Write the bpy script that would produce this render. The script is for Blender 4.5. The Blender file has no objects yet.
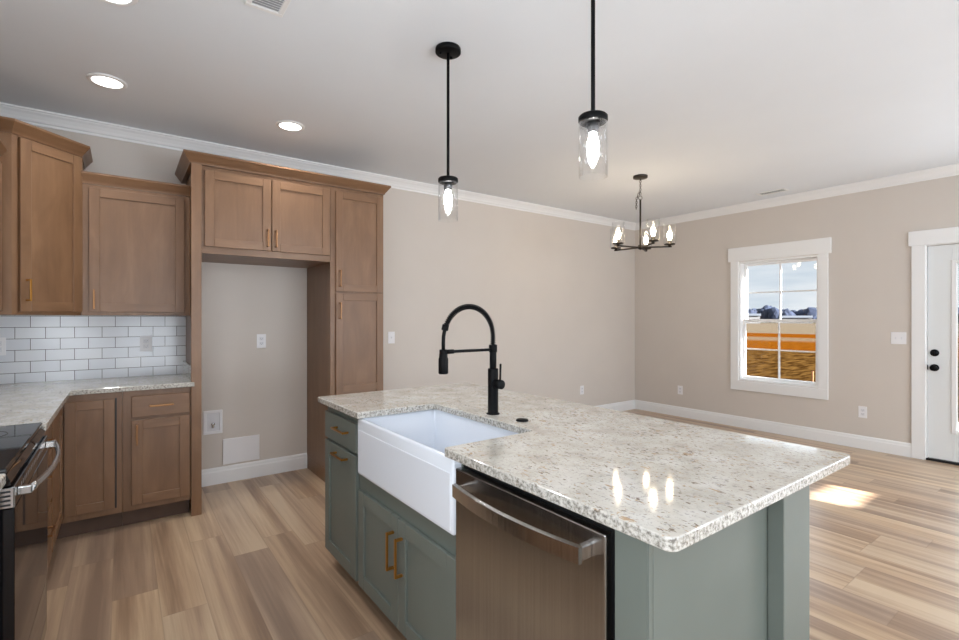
import bpy, bmesh, math, random
from mathutils import Vector, Matrix
random.seed(7)
PI = math.pi
C = bpy.context.scene.collection
S = bpy.context.scene

# ------------------------------------------------------------------ camera, sky, sun, exposure
cam_d = bpy.data.cameras.new('camera'); cam = bpy.data.objects.new('camera', cam_d); C.objects.link(cam)
cam.location = (0, 0, 1.345); cam.rotation_euler = (PI / 2, 0, -math.radians(36.39))
cam_d.sensor_width = 36; cam_d.lens = 484.2 / 959 * 36; cam_d.shift_y = -1.7 / 959
cam_d.clip_start = .02; cam_d.clip_end = 2000
S.camera = cam
S.view_settings.view_transform = 'Standard'; S.view_settings.look = 'None'
S.view_settings.exposure = 0.20; S.view_settings.gamma = 1.0; S.view_settings.use_curve_mapping = False
S.cycles.max_bounces = 10; S.cycles.diffuse_bounces = 5; S.cycles.glossy_bounces = 5; S.cycles.transparent_max_bounces = 16
S.cycles.sample_clamp_indirect = 6; S.cycles.caustics_reflective = False; S.cycles.caustics_refractive = False
try:
    S.cycles.use_denoising = True; S.cycles.denoiser = 'OPENIMAGEDENOISE'
except Exception: pass

w = bpy.data.worlds.new('World'); S.world = w; w.use_nodes = True
nt = w.node_tree; nt.nodes.clear()
wo = nt.nodes.new('ShaderNodeOutputWorld'); bg = nt.nodes.new('ShaderNodeBackground')
tc = nt.nodes.new('ShaderNodeTexCoord'); mp = nt.nodes.new('ShaderNodeMapping'); mp.inputs['Scale'].default_value = (2.2, 2.2, 14)
nz = nt.nodes.new('ShaderNodeTexNoise'); nz.inputs['Scale'].default_value = 1.6; nz.inputs['Detail'].default_value = 6
rp = nt.nodes.new('ShaderNodeValToRGB')
rp.color_ramp.elements[0].position = .40; rp.color_ramp.elements[0].color = (.62, .71, .80, 1)
rp.color_ramp.elements[1].position = .60; rp.color_ramp.elements[1].color = (.86, .90, .94, 1)
nt.links.new(tc.outputs['Generated'], mp.inputs['Vector']); nt.links.new(mp.outputs['Vector'], nz.inputs['Vector'])
nt.links.new(nz.outputs['Fac'], rp.inputs['Fac']); nt.links.new(rp.outputs['Color'], bg.inputs['Color'])
sx = nt.nodes.new('ShaderNodeSeparateXYZ'); nt.links.new(tc.outputs['Generated'], sx.inputs[0])
mr = nt.nodes.new('ShaderNodeMapRange'); mr.inputs['From Min'].default_value = .13; mr.inputs['From Max'].default_value = .26; mr.inputs['To Min'].default_value = .88; mr.inputs['To Max'].default_value = 3.2
nt.links.new(sx.outputs['Z'], mr.inputs['Value']); nt.links.new(mr.outputs[0], bg.inputs['Strength']); nt.links.new(bg.outputs['Background'], wo.inputs['Surface'])

SUN_H = Vector((-.12, .99, 0)).normalized(); SUN_EL = math.radians(18)
sd = bpy.data.lights.new('sun', 'SUN'); sd.energy = 62.0; sd.angle = math.radians(.4); sd.color = (1, .97, .93)
sun = bpy.data.objects.new('sun', sd); C.objects.link(sun); sun.location = (5, -8, 6)
sun.rotation_euler = (SUN_H * math.cos(SUN_EL) - Vector((0, 0, math.sin(SUN_EL)))).to_track_quat('-Z', 'Y').to_euler()

def area(name, loc, direction, sx, sy, watts, color=(1, 1, 1), spread=180):
    d = bpy.data.lights.new(name, 'AREA'); d.shape = 'RECTANGLE'; d.size = sx; d.size_y = sy; d.energy = watts; d.color = color
    d.spread = math.radians(spread)
    o = bpy.data.objects.new(name, d); C.objects.link(o); o.location = loc
    o.rotation_euler = Vector(direction).to_track_quat('-Z', 'Z').to_euler(); return o
# fill lamps added inside unseen rear, side and left openings to brighten the room
area('added_fill_rear_wide', (1.45, -4.52, 1.15), (0, 1, .5), 2.9, 2.0, 135, (.80, .90, 1))
area('added_fill_rear_narrow', (3.75, -4.52, 1.15), (0, 1, .45), 1.3, 2.0, 125, (.80, .90, 1))
area('added_fill_side', (6.05, -1.2, 1.25), (-1, .1, .35), 1.6, 1.9, 62, (.80, .90, 1))
area('added_fill_left', (-.80, -.05, 1.35), (1, .45, .55), 1.1, 1.7, 42, (.84, .92, 1))

# ------------------------------------------------------------------ geometry constants (metres; camera above the origin)
XL, D, W, YR, HC = -.885, 4.434, 6.146, -4.6, 2.745
CT = .912          # worktop top
XF = -.252         # front edge of the worktop on the left wall
YF = 3.79          # front edge of the worktop on the back wall

# ------------------------------------------------------------------ materials
def mat(name):
    m = bpy.data.materials.new(name); m.use_nodes = True
    n = m.node_tree.nodes; b = n['Principled BSDF']; return m, m.node_tree, b
def simple(name, col, rough=.5, metal=0, spec=.5, noise=0.0, scale=60, bump=0.0):
    m, t, b = mat(name)
    b.inputs['Base Color'].default_value = (*col, 1); b.inputs['Roughness'].default_value = rough
    b.inputs['Metallic'].default_value = metal; b.inputs['Specular IOR Level'].default_value = spec
    if noise or bump:
        c = t.nodes.new('ShaderNodeTexCoord'); nz = t.nodes.new('ShaderNodeTexNoise'); nz.inputs['Scale'].default_value = scale
        nz.inputs['Detail'].default_value = 3; t.links.new(c.outputs['Object'], nz.inputs['Vector'])
        if noise:
            r = t.nodes.new('ShaderNodeValToRGB')
            r.color_ramp.elements[0].color = (*[x * (1 - noise) for x in col], 1); r.color_ramp.elements[1].color = (*[min(1, x * (1 + noise)) for x in col], 1)
            r.color_ramp.elements[0].position = .3; r.color_ramp.elements[1].position = .7
            t.links.new(nz.outputs['Fac'], r.inputs['Fac']); t.links.new(r.outputs['Color'], b.inputs['Base Color'])
        if bump:
            bp = t.nodes.new('ShaderNodeBump'); bp.inputs['Strength'].default_value = bump; bp.inputs['Distance'].default_value = .002
            t.links.new(nz.outputs['Fac'], bp.inputs['Height']); t.links.new(bp.outputs['Normal'], b.inputs['Normal'])
    return m
def sr(r, g, b):
    f = lambda c: (c / 255 / 12.92) if c / 255 <= .04045 else ((c / 255 + .055) / 1.055) ** 2.4
    return (f(r), f(g), f(b))
class NT:
    def __init__(s, t): s.t = t
    def n(s, typ, **k):
        x = s.t.nodes.new(typ)
        for a, v in k.items(): setattr(x, a, v)
        return x
    def m(s, op, a, b=None, c=None):
        x = s.t.nodes.new('ShaderNodeMath'); x.operation = op
        for i, v in enumerate((a, b, c)):
            if v is None: continue
            if isinstance(v, (int, float)): x.inputs[i].default_value = v
            else: s.t.links.new(v, x.inputs[i])
        return x.outputs[0]
    def l(s, a, b): s.t.links.new(a, b)
    def ramp(s, fac, stops, interp='LINEAR'):
        r = s.t.nodes.new('ShaderNodeValToRGB'); r.color_ramp.interpolation = interp
        e = r.color_ramp.elements
        while len(e) < len(stops): e.new(.5)
        for i, (p, c) in enumerate(stops): e[i].position = p; e[i].color = (*c, 1) if len(c) == 3 else c
        s.l(fac, r.inputs['Fac']); return r.outputs['Color']
    def mix(s, fac, a, b, mode='MIX'):
        x = s.t.nodes.new('ShaderNodeMix'); x.data_type = 'RGBA'; x.blend_type = mode
        for sock, v in ((x.inputs[0], fac), (x.inputs[6], a), (x.inputs[7], b)):
            if isinstance(v, (int, float)): sock.default_value = v
            elif isinstance(v, tuple): sock.default_value = (*v, 1) if len(v) == 3 else v
            else: s.l(v, sock)
        return x.outputs[2]
    def noise(s, vec, scale, detail=3, rough=.5, w=None, dist=0):
        x = s.t.nodes.new('ShaderNodeTexNoise')
        if w is not None:
            x.noise_dimensions = '4D'
            s.l(w, x.inputs['W']) if not isinstance(w, (int, float)) else setattr(x.inputs['W'], 'default_value', w)
        x.inputs['Scale'].default_value = scale; x.inputs['Detail'].default_value = detail; x.inputs['Roughness'].default_value = rough
        x.inputs['Distortion'].default_value = dist
        s.l(vec, x.inputs['Vector']); return x.outputs['Fac']
    def mapv(s, vec, scale=(1, 1, 1), loc=(0, 0, 0)):
        x = s.t.nodes.new('ShaderNodeMapping'); x.inputs['Scale'].default_value = scale; x.inputs['Location'].default_value = loc
        s.l(vec, x.inputs['Vector']); return x.outputs['Vector']

def wood(name, dark, mid, light, rough=.38):
    m, t, b = mat(name); k = NT(t)
    uv = k.n('ShaderNodeUVMap'); uv.uv_map = 'UVMap'; oi = k.n('ShaderNodeObjectInfo')
    w = k.m('MULTIPLY', oi.outputs['Random'], 37.0)
    fine = k.noise(k.mapv(uv.outputs['UV'], (1.6, 48, 1)), 1.0, 4, .6, w)
    blot = k.noise(k.mapv(uv.outputs['UV'], (2.2, 9, 1)), 1.0, 4, .6, w, .6)
    f = k.m('ADD', k.m('MULTIPLY', fine, .22), k.m('MULTIPLY', blot, .78))
    col = k.ramp(f, [(.25, dark), (.5, mid), (.75, light)])
    col = k.mix(k.m('MULTIPLY', oi.outputs['Random'], .22), col, dark)
    k.l(col, b.inputs['Base Color']); b.inputs['Roughness'].default_value = rough
    bm_ = k.n('ShaderNodeBump'); bm_.inputs['Strength'].default_value = .08; bm_.inputs['Distance'].default_value = .001
    k.l(fine, bm_.inputs['Height']); k.l(bm_.outputs['Normal'], b.inputs['Normal'])
    return m
WOOD = wood('stained_maple', sr(106, 76, 52), sr(125, 92, 65), sr(143, 109, 80))
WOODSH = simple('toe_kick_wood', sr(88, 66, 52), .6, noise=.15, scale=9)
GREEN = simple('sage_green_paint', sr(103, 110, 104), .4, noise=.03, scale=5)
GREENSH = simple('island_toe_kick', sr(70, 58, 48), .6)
WHITE = simple('white_trim_paint', sr(236, 236, 236), .35)
DOORW = simple('white_door_paint', sr(224, 227, 228), .4)
PLAST = simple('white_plastic', sr(235, 234, 236), .35)
PLASTD = simple('plastic_slot', sr(120, 118, 118), .6)
PLASTG = simple('plastic_shadowed_inset', sr(222, 222, 226), .4)
PLASTG2 = simple('duct_grey', sr(165, 165, 167), .6)
WALLM = simple('greige_wall_paint', sr(208, 200, 192), .7, noise=.012, scale=3, bump=.03)
CEIL = simple('ceiling_paint', sr(230, 234, 239), .85, noise=.01, scale=2)
BLACK = simple('matte_black_metal', (.003, .003, .0035), .45, spec=.12)
BLACKS = simple('black_body', (.006, .006, .007), .45)
BRONZE = simple('dark_bronze', (.045, .037, .03), .4, metal=.7)
BRASS = simple('brushed_brass', sr(172, 122, 58), .3, metal=.85)
BRASSD = simple('champagne_bronze', sr(150, 108, 72), .32, metal=.85)
CERAM = simple('white_fireclay', sr(228, 233, 241), .12)
CHROME = simple('chrome', (.75, .76, .78), .12, metal=1)
GLASSBLK = simple('black_ceramic_glass', (.006, .006, .007), .03)
RINGM = simple('burner_print', (.035, .035, .038), .15)

def steel(name, base, r):
    m, t, b = mat(name); k = NT(t)
    c = k.n('ShaderNodeTexCoord')
    n1 = k.noise(k.mapv(c.outputs['Object'], (160, 160, 1.5)), 1.0, 3)
    col = k.ramp(n1, [(.3, tuple(x * .88 for x in base)), (.7, tuple(min(1, x * 1.08) for x in base))])
    k.l(col, b.inputs['Base Color']); b.inputs['Metallic'].default_value = 1
    k.l(k.m('ADD', k.m('MULTIPLY', n1, .08), r), b.inputs['Roughness'])
    b.inputs['Anisotropic'].default_value = .6
    return m
STEEL = steel('brushed_stainless', (.40, .393, .388), .19)
STEELP = steel('polished_stainless', (.62, .615, .61), .16)

def glass(name, tint=(1, 1, 1), ior=1.45, fac=1.0):
    m = bpy.data.materials.new(name); m.use_nodes = True; t = m.node_tree; t.nodes.clear(); k = NT(t)
    o = k.n('ShaderNodeOutputMaterial'); mx = k.n('ShaderNodeMixShader'); tr = k.n('ShaderNodeBsdfTransparent'); gl = k.n('ShaderNodeBsdfGlossy')
    tr.inputs['Color'].default_value = (*tint, 1); gl.inputs['Roughness'].default_value = .02
    fr = k.n('ShaderNodeFresnel'); ge = k.n('ShaderNodeNewGeometry')
    k.l(k.m('POWER', ior, k.m('SUBTRACT', 1, k.m('MULTIPLY', ge.outputs['Backfacing'], 2))), fr.inputs['IOR'])
    k.l(k.m('MULTIPLY', fr.outputs['Fac'], fac), mx.inputs['Fac']); k.l(tr.outputs[0], mx.inputs[1]); k.l(gl.outputs[0], mx.inputs[2]); k.l(mx.outputs[0], o.inputs['Surface'])
    return m
GLASS = glass('window_glass', (.985, .99, .99), 1.45, .4)
SHADE = glass('clear_shade_glass', (.99, .992, .993), 1.5, .8)
def emit(name, col, s):
    m = bpy.data.materials.new(name); m.use_nodes = True; t = m.node_tree; t.nodes.clear()
    o = t.nodes.new('ShaderNodeOutputMaterial'); e = t.nodes.new('ShaderNodeEmission'); e.inputs['Color'].default_value = (*col, 1); e.inputs['Strength'].default_value = s
    t.links.new(e.outputs[0], o.inputs['Surface']); return m
BULB = emit('lit_bulb_white', (1, .97, .93), 220)
BULBW = emit('lit_bulb_warm', (1, .80, .56), 70)
LENS = emit('lit_lens', (1, .98, .95), 7)

def granite():
    m, t, b = mat('speckled_granite'); k = NT(t)
    c = k.n('ShaderNodeTexCoord'); v = k.mapv(c.outputs['Object'], (1, 1.0, 1))
    big = k.noise(v, 9, 3, .6)
    col = k.ramp(big, [(.3, sr(184, 178, 167)), (.5, sr(201, 197, 188)), (.7, sr(212, 210, 205))])
    spk = k.noise(v, 95, 3, .7)
    col = k.mix(k.ramp(spk, [(.33, (.8,) * 3), (.43, (0,) * 3)]), col, sr(172, 168, 162))
    fm = k.noise(v, 5.0, 2); fm = k.m('SUBTRACT', fm, .5)
    fleck = k.noise(k.mapv(c.outputs['Object'], (2.2, 1.1, 1.2)), 34, 3, .55, None, .8)
    col = k.mix(k.ramp(k.m('ADD', fleck, k.m('MULTIPLY', fm, .25)), [(.62, (0,) * 3), (.68, (.85,) * 3)]), col, sr(172, 143, 110))
    fl2 = k.noise(k.mapv(c.outputs['Object'], (2.4, 1.0, 1.2), (3, 7, 1)), 44, 2, .6, None, .4)
    col = k.mix(k.ramp(k.m('ADD', fl2, k.m('MULTIPLY', fm, .10)), [(.635, (0,) * 3), (.675, (.85,) * 3)]), col, sr(112, 94, 76))
    fl3 = k.noise(k.mapv(c.outputs['Object'], (1.3, .9, 1.2), (9, 1, 5)), 70, 2, .6, None, .4)
    col = k.mix(k.ramp(fl3, [(.61, (0,) * 3), (.66, (.75,) * 3)]), col, sr(158, 156, 153))
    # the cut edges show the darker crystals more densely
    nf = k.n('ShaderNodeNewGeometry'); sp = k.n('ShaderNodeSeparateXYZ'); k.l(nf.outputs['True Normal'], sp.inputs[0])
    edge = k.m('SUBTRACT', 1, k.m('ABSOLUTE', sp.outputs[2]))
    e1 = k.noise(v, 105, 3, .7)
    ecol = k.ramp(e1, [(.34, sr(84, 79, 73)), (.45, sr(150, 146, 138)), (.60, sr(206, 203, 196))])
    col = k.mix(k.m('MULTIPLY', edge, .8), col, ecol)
    k.l(col, b.inputs['Base Color']); b.inputs['Roughness'].default_value = .07; b.inputs['Specular IOR Level'].default_value = .55
    return m
GRAN = granite()

def floor_mat():
    m, t, b = mat('oak_vinyl_plank'); k = NT(t)
    c = k.n('ShaderNodeTexCoord'); sp = k.n('ShaderNodeSeparateXYZ'); k.l(c.outputs['Object'], sp.inputs[0])
    PW, PL = .182, 1.22
    u = k.m('DIVIDE', k.m('ADD', sp.outputs[0], 20.06), PW); row = k.m('FLOOR', u); fu = k.m('FRACT', u)
    wn = k.n('ShaderNodeTexWhiteNoise', noise_dimensions='1D'); k.l(row, wn.inputs['W'])
    v = k.m('ADD', k.m('DIVIDE', k.m('ADD', sp.outputs[1], 20.0), PL), k.m('MULTIPLY', wn.outputs['Value'], 7.3)); colid = k.m('FLOOR', v); fv = k.m('FRACT', v)
    wn2 = k.n('ShaderNodeTexWhiteNoise', noise_dimensions='2D'); cb = k.n('ShaderNodeCombineXYZ'); k.l(row, cb.inputs[0]); k.l(colid, cb.inputs[1]); k.l(cb.outputs[0], wn2.inputs['Vector'])
    pid = wn2.outputs['Value']; w_ = k.m('MULTIPLY', pid, 91.0)
    streak = k.noise(k.mapv(c.outputs['Object'], (11, .45, 1)), 1.0, 3, .5, w_, .6)
    fine = k.noise(k.mapv(c.outputs['Object'], (75, 2.4, 1)), 1.0, 5, .6, w_, .3)
    f = k.m('ADD', k.m('MULTIPLY', streak, .8), k.m('MULTIPLY', fine, .2))
    f = k.m('ADD', f, k.m('MULTIPLY', k.m('SUBTRACT', pid, .5), .16))
    col = k.ramp(f, [(.32, sr(134, 107, 85)), (.43, sr(162, 133, 107)), (.52, sr(188, 159, 129)), (.64, sr(210, 185, 153))])
    wn3 = k.n('ShaderNodeTexWhiteNoise', noise_dimensions='1D'); k.l(w_, wn3.inputs['W'])
    col = k.mix(k.m('MULTIPLY', wn3.outputs['Value'], .35), col, sr(154, 138, 128))
    ex = k.m('MULTIPLY', k.m('MINIMUM', fu, k.m('SUBTRACT', 1, fu)), PW); ey = k.m('MULTIPLY', k.m('MINIMUM', fv, k.m('SUBTRACT', 1, fv)), PL)
    e = k.m('MINIMUM', ex, ey)
    seam = k.ramp(e, [(0, (1, 1, 1)), (.0018, (0, 0, 0))])
    col = k.mix(k.m('MULTIPLY', seam, .28), col, sr(105, 82, 66))
    k.l(col, b.inputs['Base Color']); b.inputs['Roughness'].default_value = .30; b.inputs['Specular IOR Level'].default_value = .5
    return m
FLOOR = floor_mat()

def tile_mat():
    m, t, b = mat('white_subway_tile'); k = NT(t)
    c = k.n('ShaderNodeTexCoord'); sp = k.n('ShaderNodeSeparateXYZ'); k.l(c.outputs['Object'], sp.inputs[0])
    cb = k.n('ShaderNodeCombineXYZ'); k.l(k.m('ADD', sp.outputs[0], .577 + .1525 * 20), cb.inputs[0]); k.l(k.m('ADD', sp.outputs[2], -.979 + .0762 * 13 + .0762), cb.inputs[1])
    br = k.n('ShaderNodeTexBrick', offset=.5, offset_frequency=2, squash=1.0); k.l(cb.outputs[0], br.inputs['Vector'])
    br.inputs['Scale'].default_value = 1; br.inputs['Brick Width'].default_value = .1525; br.inputs['Row Height'].default_value = .0762
    br.inputs['Mortar Size'].default_value = .0018; br.inputs['Mortar Smooth'].default_value = .2; br.inputs['Bias'].default_value = 0
    br.inputs['Color1'].default_value = (*sr(226, 228, 232), 1); br.inputs['Color2'].default_value = (*sr(218, 221, 227), 1); br.inputs['Mortar'].default_value = (*sr(84, 80, 77), 1)
    k.l(br.outputs['Color'], b.inputs['Base Color']); b.inputs['Roughness'].default_value = .16
    bp_ = k.n('ShaderNodeBump'); bp_.inputs['Strength'].default_value = .5; bp_.inputs['Distance'].default_value = .002; bp_.invert = True
    k.l(br.outputs['Fac'], bp_.inputs['Height']); k.l(bp_.outputs['Normal'], b.inputs['Normal'])
    return m
TILE = tile_mat()

def field_mat():
    m, t, b = mat('winter_field'); k = NT(t)
    c = k.n('ShaderNodeTexCoord'); sp = k.n('ShaderNodeSeparateXYZ'); k.l(c.outputs['Object'], sp.inputs[0])
    wob = k.noise(k.mapv(c.outputs['Object'], (.10, .03, 1)), 1.0, 4)
    x = k.m('MULTIPLY', sp.outputs[0], k.m('ADD', .85, k.m('MULTIPLY', wob, .3)))
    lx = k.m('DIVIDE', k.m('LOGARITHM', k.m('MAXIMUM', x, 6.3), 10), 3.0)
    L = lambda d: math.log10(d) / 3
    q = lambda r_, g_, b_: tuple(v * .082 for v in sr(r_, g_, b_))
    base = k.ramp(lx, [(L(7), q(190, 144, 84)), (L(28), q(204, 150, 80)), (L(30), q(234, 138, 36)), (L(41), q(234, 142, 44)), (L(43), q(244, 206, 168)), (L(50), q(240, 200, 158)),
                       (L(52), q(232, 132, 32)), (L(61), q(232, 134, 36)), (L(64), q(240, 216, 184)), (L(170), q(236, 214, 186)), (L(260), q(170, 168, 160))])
    n = k.noise(k.mapv(c.outputs['Object'], (.9, 4.5, 1)), 1.0, 4, .7)
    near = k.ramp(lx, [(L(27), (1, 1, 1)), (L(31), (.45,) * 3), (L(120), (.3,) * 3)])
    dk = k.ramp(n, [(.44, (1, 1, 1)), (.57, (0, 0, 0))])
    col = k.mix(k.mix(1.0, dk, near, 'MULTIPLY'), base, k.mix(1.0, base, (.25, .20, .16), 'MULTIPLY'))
    k.l(col, b.inputs['Base Color']); b.inputs['Roughness'].default_value = 1; b.inputs['Specular IOR Level'].default_value = 0
    return m
FIELD = field_mat()
m_, t_, b_ = mat('vent_strip'); k_ = NT(t_); c_ = k_.n('ShaderNodeTexCoord'); s_ = k_.n('ShaderNodeSeparateXYZ'); k_.l(c_.outputs['Object'], s_.inputs[0])
k_.l(k_.ramp(k_.m('FRACT', k_.m('MULTIPLY', s_.outputs[1], 30)), [(.0, (.35, .35, .35)), (.42, (.01, .01, .01))], 'CONSTANT'), b_.inputs['Base Color']); b_.inputs['Roughness'].default_value = .2
VENTM = m_
TREES = simple('distant_trees', sr(33, 38, 51), .95, spec=.1, noise=.25, scale=.25)
BARNW = simple('barn_siding', sr(84, 84, 86), .7)
BARNR = simple('barn_roof', sr(50, 54, 62), .6)
STAKE = simple('stake_wood', sr(98, 62, 28), .8)
CONC = simple('porch_concrete', sr(100, 96, 92), .8, noise=.06, scale=8)

# ------------------------------------------------------------------ mesh helpers
def B(): 
    bm = bmesh.new(); bm.loops.layers.uv.new('UVMap'); return bm
def set_uv(bm, faces, grain, off=None):
    uvl = bm.loops.layers.uv.active; i = 'xyz'.index(grain)
    ox, oy = off if off else (random.random() * 9, random.random() * 9)
    for f in faces:
        n = f.normal; j = [a for a in (0, 1, 2) if a != i]
        a = j[0] if abs(n[j[0]]) < abs(n[j[1]]) else j[1]
        for l in f.loops: l[uvl].uv = (l.vert.co[i] + ox, l.vert.co[a] + oy)
def merge(dst, src):
    me = bpy.data.meshes.new('tmp'); src.to_mesh(me); src.free(); dst.from_mesh(me); bpy.data.meshes.remove(me)
def box(bm, x0, x1, y0, y1, z0, z1, bev=.0015, grain='z', seg=1, mtx=None):
    t = B(); r = bmesh.ops.create_cube(t, size=1)
    for v in t.verts: v.co = Vector((x0 + (v.co.x + .5) * (x1 - x0), y0 + (v.co.y + .5) * (y1 - y0), z0 + (v.co.z + .5) * (z1 - z0)))
    if bev: bmesh.ops.bevel(t, geom=t.edges[:], offset=min(bev, .45 * min(abs(x1 - x0), abs(y1 - y0), abs(z1 - z0))), segments=seg, profile=.5, affect='EDGES')
    t.normal_update(); set_uv(t, t.faces, grain)
    if mtx: bmesh.ops.transform(t, matrix=mtx, verts=t.verts)
    merge(bm, t); return bm
def lathe(bm, prof, seg=32, mtx=None, closed=False):
    t = B(); rings = []
    for r, z in prof:
        if r < 1e-6: rings.append([t.verts.new((0, 0, z))])
        else: rings.append([t.verts.new((r * math.cos(2 * PI * i / seg), r * math.sin(2 * PI * i / seg), z)) for i in range(seg)])
    pairs = list(zip(rings, rings[1:])) + ([(rings[-1], rings[0])] if closed else [])
    for a, b in pairs:
        for i in range(seg):
            j = (i + 1) % seg
            if len(a) == 1 and len(b) == 1: continue
            if len(a) == 1: t.faces.new((a[0], b[j], b[i]))
            elif len(b) == 1: t.faces.new((a[i], a[j], b[0]))
            else: t.faces.new((a[i], a[j], b[j], b[i]))
    bmesh.ops.recalc_face_normals(t, faces=t.faces)
    for f in t.faces: f.smooth = True
    if mtx: bmesh.ops.transform(t, matrix=mtx, verts=t.verts)
    merge(bm, t); return bm
def cyl(bm, p0, p1, r, seg=20, r1=None):
    p0, p1 = Vector(p0), Vector(p1); d = p1 - p0; L = d.length; r1 = r if r1 is None else r1; c = min(.0012, r * .3)
    m = Matrix.Translation(p0) @ d.to_track_quat('Z', 'Y').to_matrix().to_4x4()
    return lathe(bm, [(0, 0), (r - c, 0), (r, c), (r1, L - c), (r1 - c, L), (0, L)], seg, m)
def tube(bm, pts, r, seg=10, closed=False, flat=None):
    t = B(); pts = [Vector(p) for p in pts]; n = len(pts); rings = []; up = None
    for i, p in enumerate(pts):
        a = pts[i - 1] if (i > 0 or closed) else p; b = pts[(i + 1) % n] if (i < n - 1 or closed) else p
        d = (b - a).normalized()
        if up is None: up = Vector((0, 0, 1)) if abs(d.z) < .9 else Vector((1, 0, 0))
        s = d.cross(up).normalized(); up = s.cross(d).normalized()
        ra, rb = (r, r) if flat is None else flat
        rings.append([t.verts.new(p + s * ra * math.cos(2 * PI * k / seg) + up * rb * math.sin(2 * PI * k / seg)) for k in range(seg)])
    m = n if closed else n - 1
    for i in range(m):
        a, b = rings[i], rings[(i + 1) % n]
        for k in range(seg): t.faces.new((a[k], a[(k + 1) % seg], b[(k + 1) % seg], b[k]))
    if not closed: t.faces.new(rings[0][::-1]); t.faces.new(rings[-1])
    bmesh.ops.recalc_face_normals(t, faces=t.faces)
    for f in t.faces: f.smooth = len(f.verts) == 4
    merge(bm, t); return bm
def sweep(bm, path, prof, side=1, smooth=False):
    """profile (out, z) swept along a plan polyline with mitred corners; out is to the right of travel when side=1"""
    t = B(); P = [Vector((*p, 0)) for p in path]; n = len(P); rings = []; uvl = t.loops.layers.uv.active
    nor = []
    for a, b in zip(P, P[1:]):
        d = (b - a).normalized(); nor.append(Vector((d.y, -d.x, 0)) * side)
    dist = [0]
    for a, b in zip(P, P[1:]): dist.append(dist[-1] + (b - a).length)
    for i in range(n):
        if i == 0: m = nor[0]
        elif i == n - 1: m = nor[-1]
        else:
            m = (nor[i - 1] + nor[i]); m = m / (m.length_squared / 2) if m.length > 1e-6 else nor[i]
        rings.append([t.verts.new(P[i] + m * o + Vector((0, 0, z))) for o, z in prof])
    k = len(prof); acc = [0]
    for j in range(k): acc.append(acc[-1] + math.dist(prof[j], prof[(j + 1) % k]))
    for i in range(n - 1):
        for j in range(k):
            j2 = (j + 1) % k
            f = t.faces.new((rings[i][j], rings[i][j2], rings[i + 1][j2], rings[i + 1][j]))
            for l, (du, dv) in zip(f.loops, ((dist[i], acc[j]), (dist[i], acc[j + 1]), (dist[i + 1], acc[j + 1]), (dist[i + 1], acc[j]))): l[uvl].uv = (du + 3.3, dv + 1.7)
            f.smooth = smooth
    t.faces.new(rings[0][::-1]); t.faces.new(rings[-1])
    bmesh.ops.recalc_face_normals(t, faces=t.faces); merge(bm, t); return bm
def prism(bm, poly, z0, z1, bev=.0, seg=2, grain='x'):
    t = B(); lo = [t.verts.new((x, y, z0)) for x, y in poly]; hi = [t.verts.new((x, y, z1)) for x, y in poly]; n = len(poly)
    t.faces.new(lo[::-1]); top = t.faces.new(hi)
    for i in range(n): t.faces.new((lo[i], lo[(i + 1) % n], hi[(i + 1) % n], hi[i]))
    bmesh.ops.recalc_face_normals(t, faces=t.faces)
    if bev:
        es = [e for e in t.edges if abs(e.verts[0].co.z - e.verts[1].co.z) < 1e-6]
        bmesh.ops.bevel(t, geom=es, offset=bev, segments=seg, profile=.5, affect='EDGES')
    ng = [f for f in t.faces if len(f.verts) > 4]
    if ng: bmesh.ops.triangulate(t, faces=ng, quad_method='BEAUTY', ngon_method='EAR_CLIP')
    t.normal_update(); set_uv(t, t.faces, grain); merge(bm, t); return bm
def round_poly(poly, radii, seg=6):
    out = []; n = len(poly)
    for i in range(n):
        p = Vector(poly[i]); r = radii[i]
        if r <= 0: out.append(tuple(p)); continue
        a = (Vector(poly[i - 1]) - p).normalized(); b = (Vector(poly[(i + 1) % n]) - p).normalized()
        p0, p1 = p + a * r, p + b * r
        for s in range(seg + 1):
            u = s / seg; out.append(tuple((1 - u) ** 2 * p0 + 2 * u * (1 - u) * p + u * u * p1))
    return out
def obj(name, bm, m, parent=None, loc=(0, 0, 0), label=None, smooth=None):
    bm.normal_update()
    me = bpy.data.meshes.new(name); bm.to_mesh(me); bm.free(); me.materials.append(m)
    o = bpy.data.objects.new(name, me); C.objects.link(o); o.location = loc
    if parent: o.parent = parent
    if label: o['label'] = label
    return o
def tag(o, label, cat, group=None):
    o['label'] = label; o['category'] = cat
    if group: o['group'] = group
    return o
def thing(name, label, cat, loc=(0, 0, 0), rz=0, group=None):
    o = bpy.data.objects.new(name, None); C.objects.link(o); o.location = loc; o.rotation_euler = (0, 0, rz); o.empty_display_size = .1
    return tag(o, label, cat, group)
def struct(name, bm=None, m=None, parent=None, loc=(0, 0, 0)):
    if bm is None: o = bpy.data.objects.new(name, None); C.objects.link(o); o.location = loc
    else: o = obj(name, bm, m, parent, loc)
    if parent is None: o['kind'] = 'structure'
    return o
def dup(root, loc, label, rz=None):
    r = root.copy(); C.objects.link(r); r.location = loc; r['label'] = label
    if rz is not None: r.rotation_euler = (0, 0, rz)
    for ch in list(root.children):
        c = ch.copy(); C.objects.link(c); c.parent = r
        for g in list(ch.children):
            d = g.copy(); C.objects.link(d); d.parent = c
    return r

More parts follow.
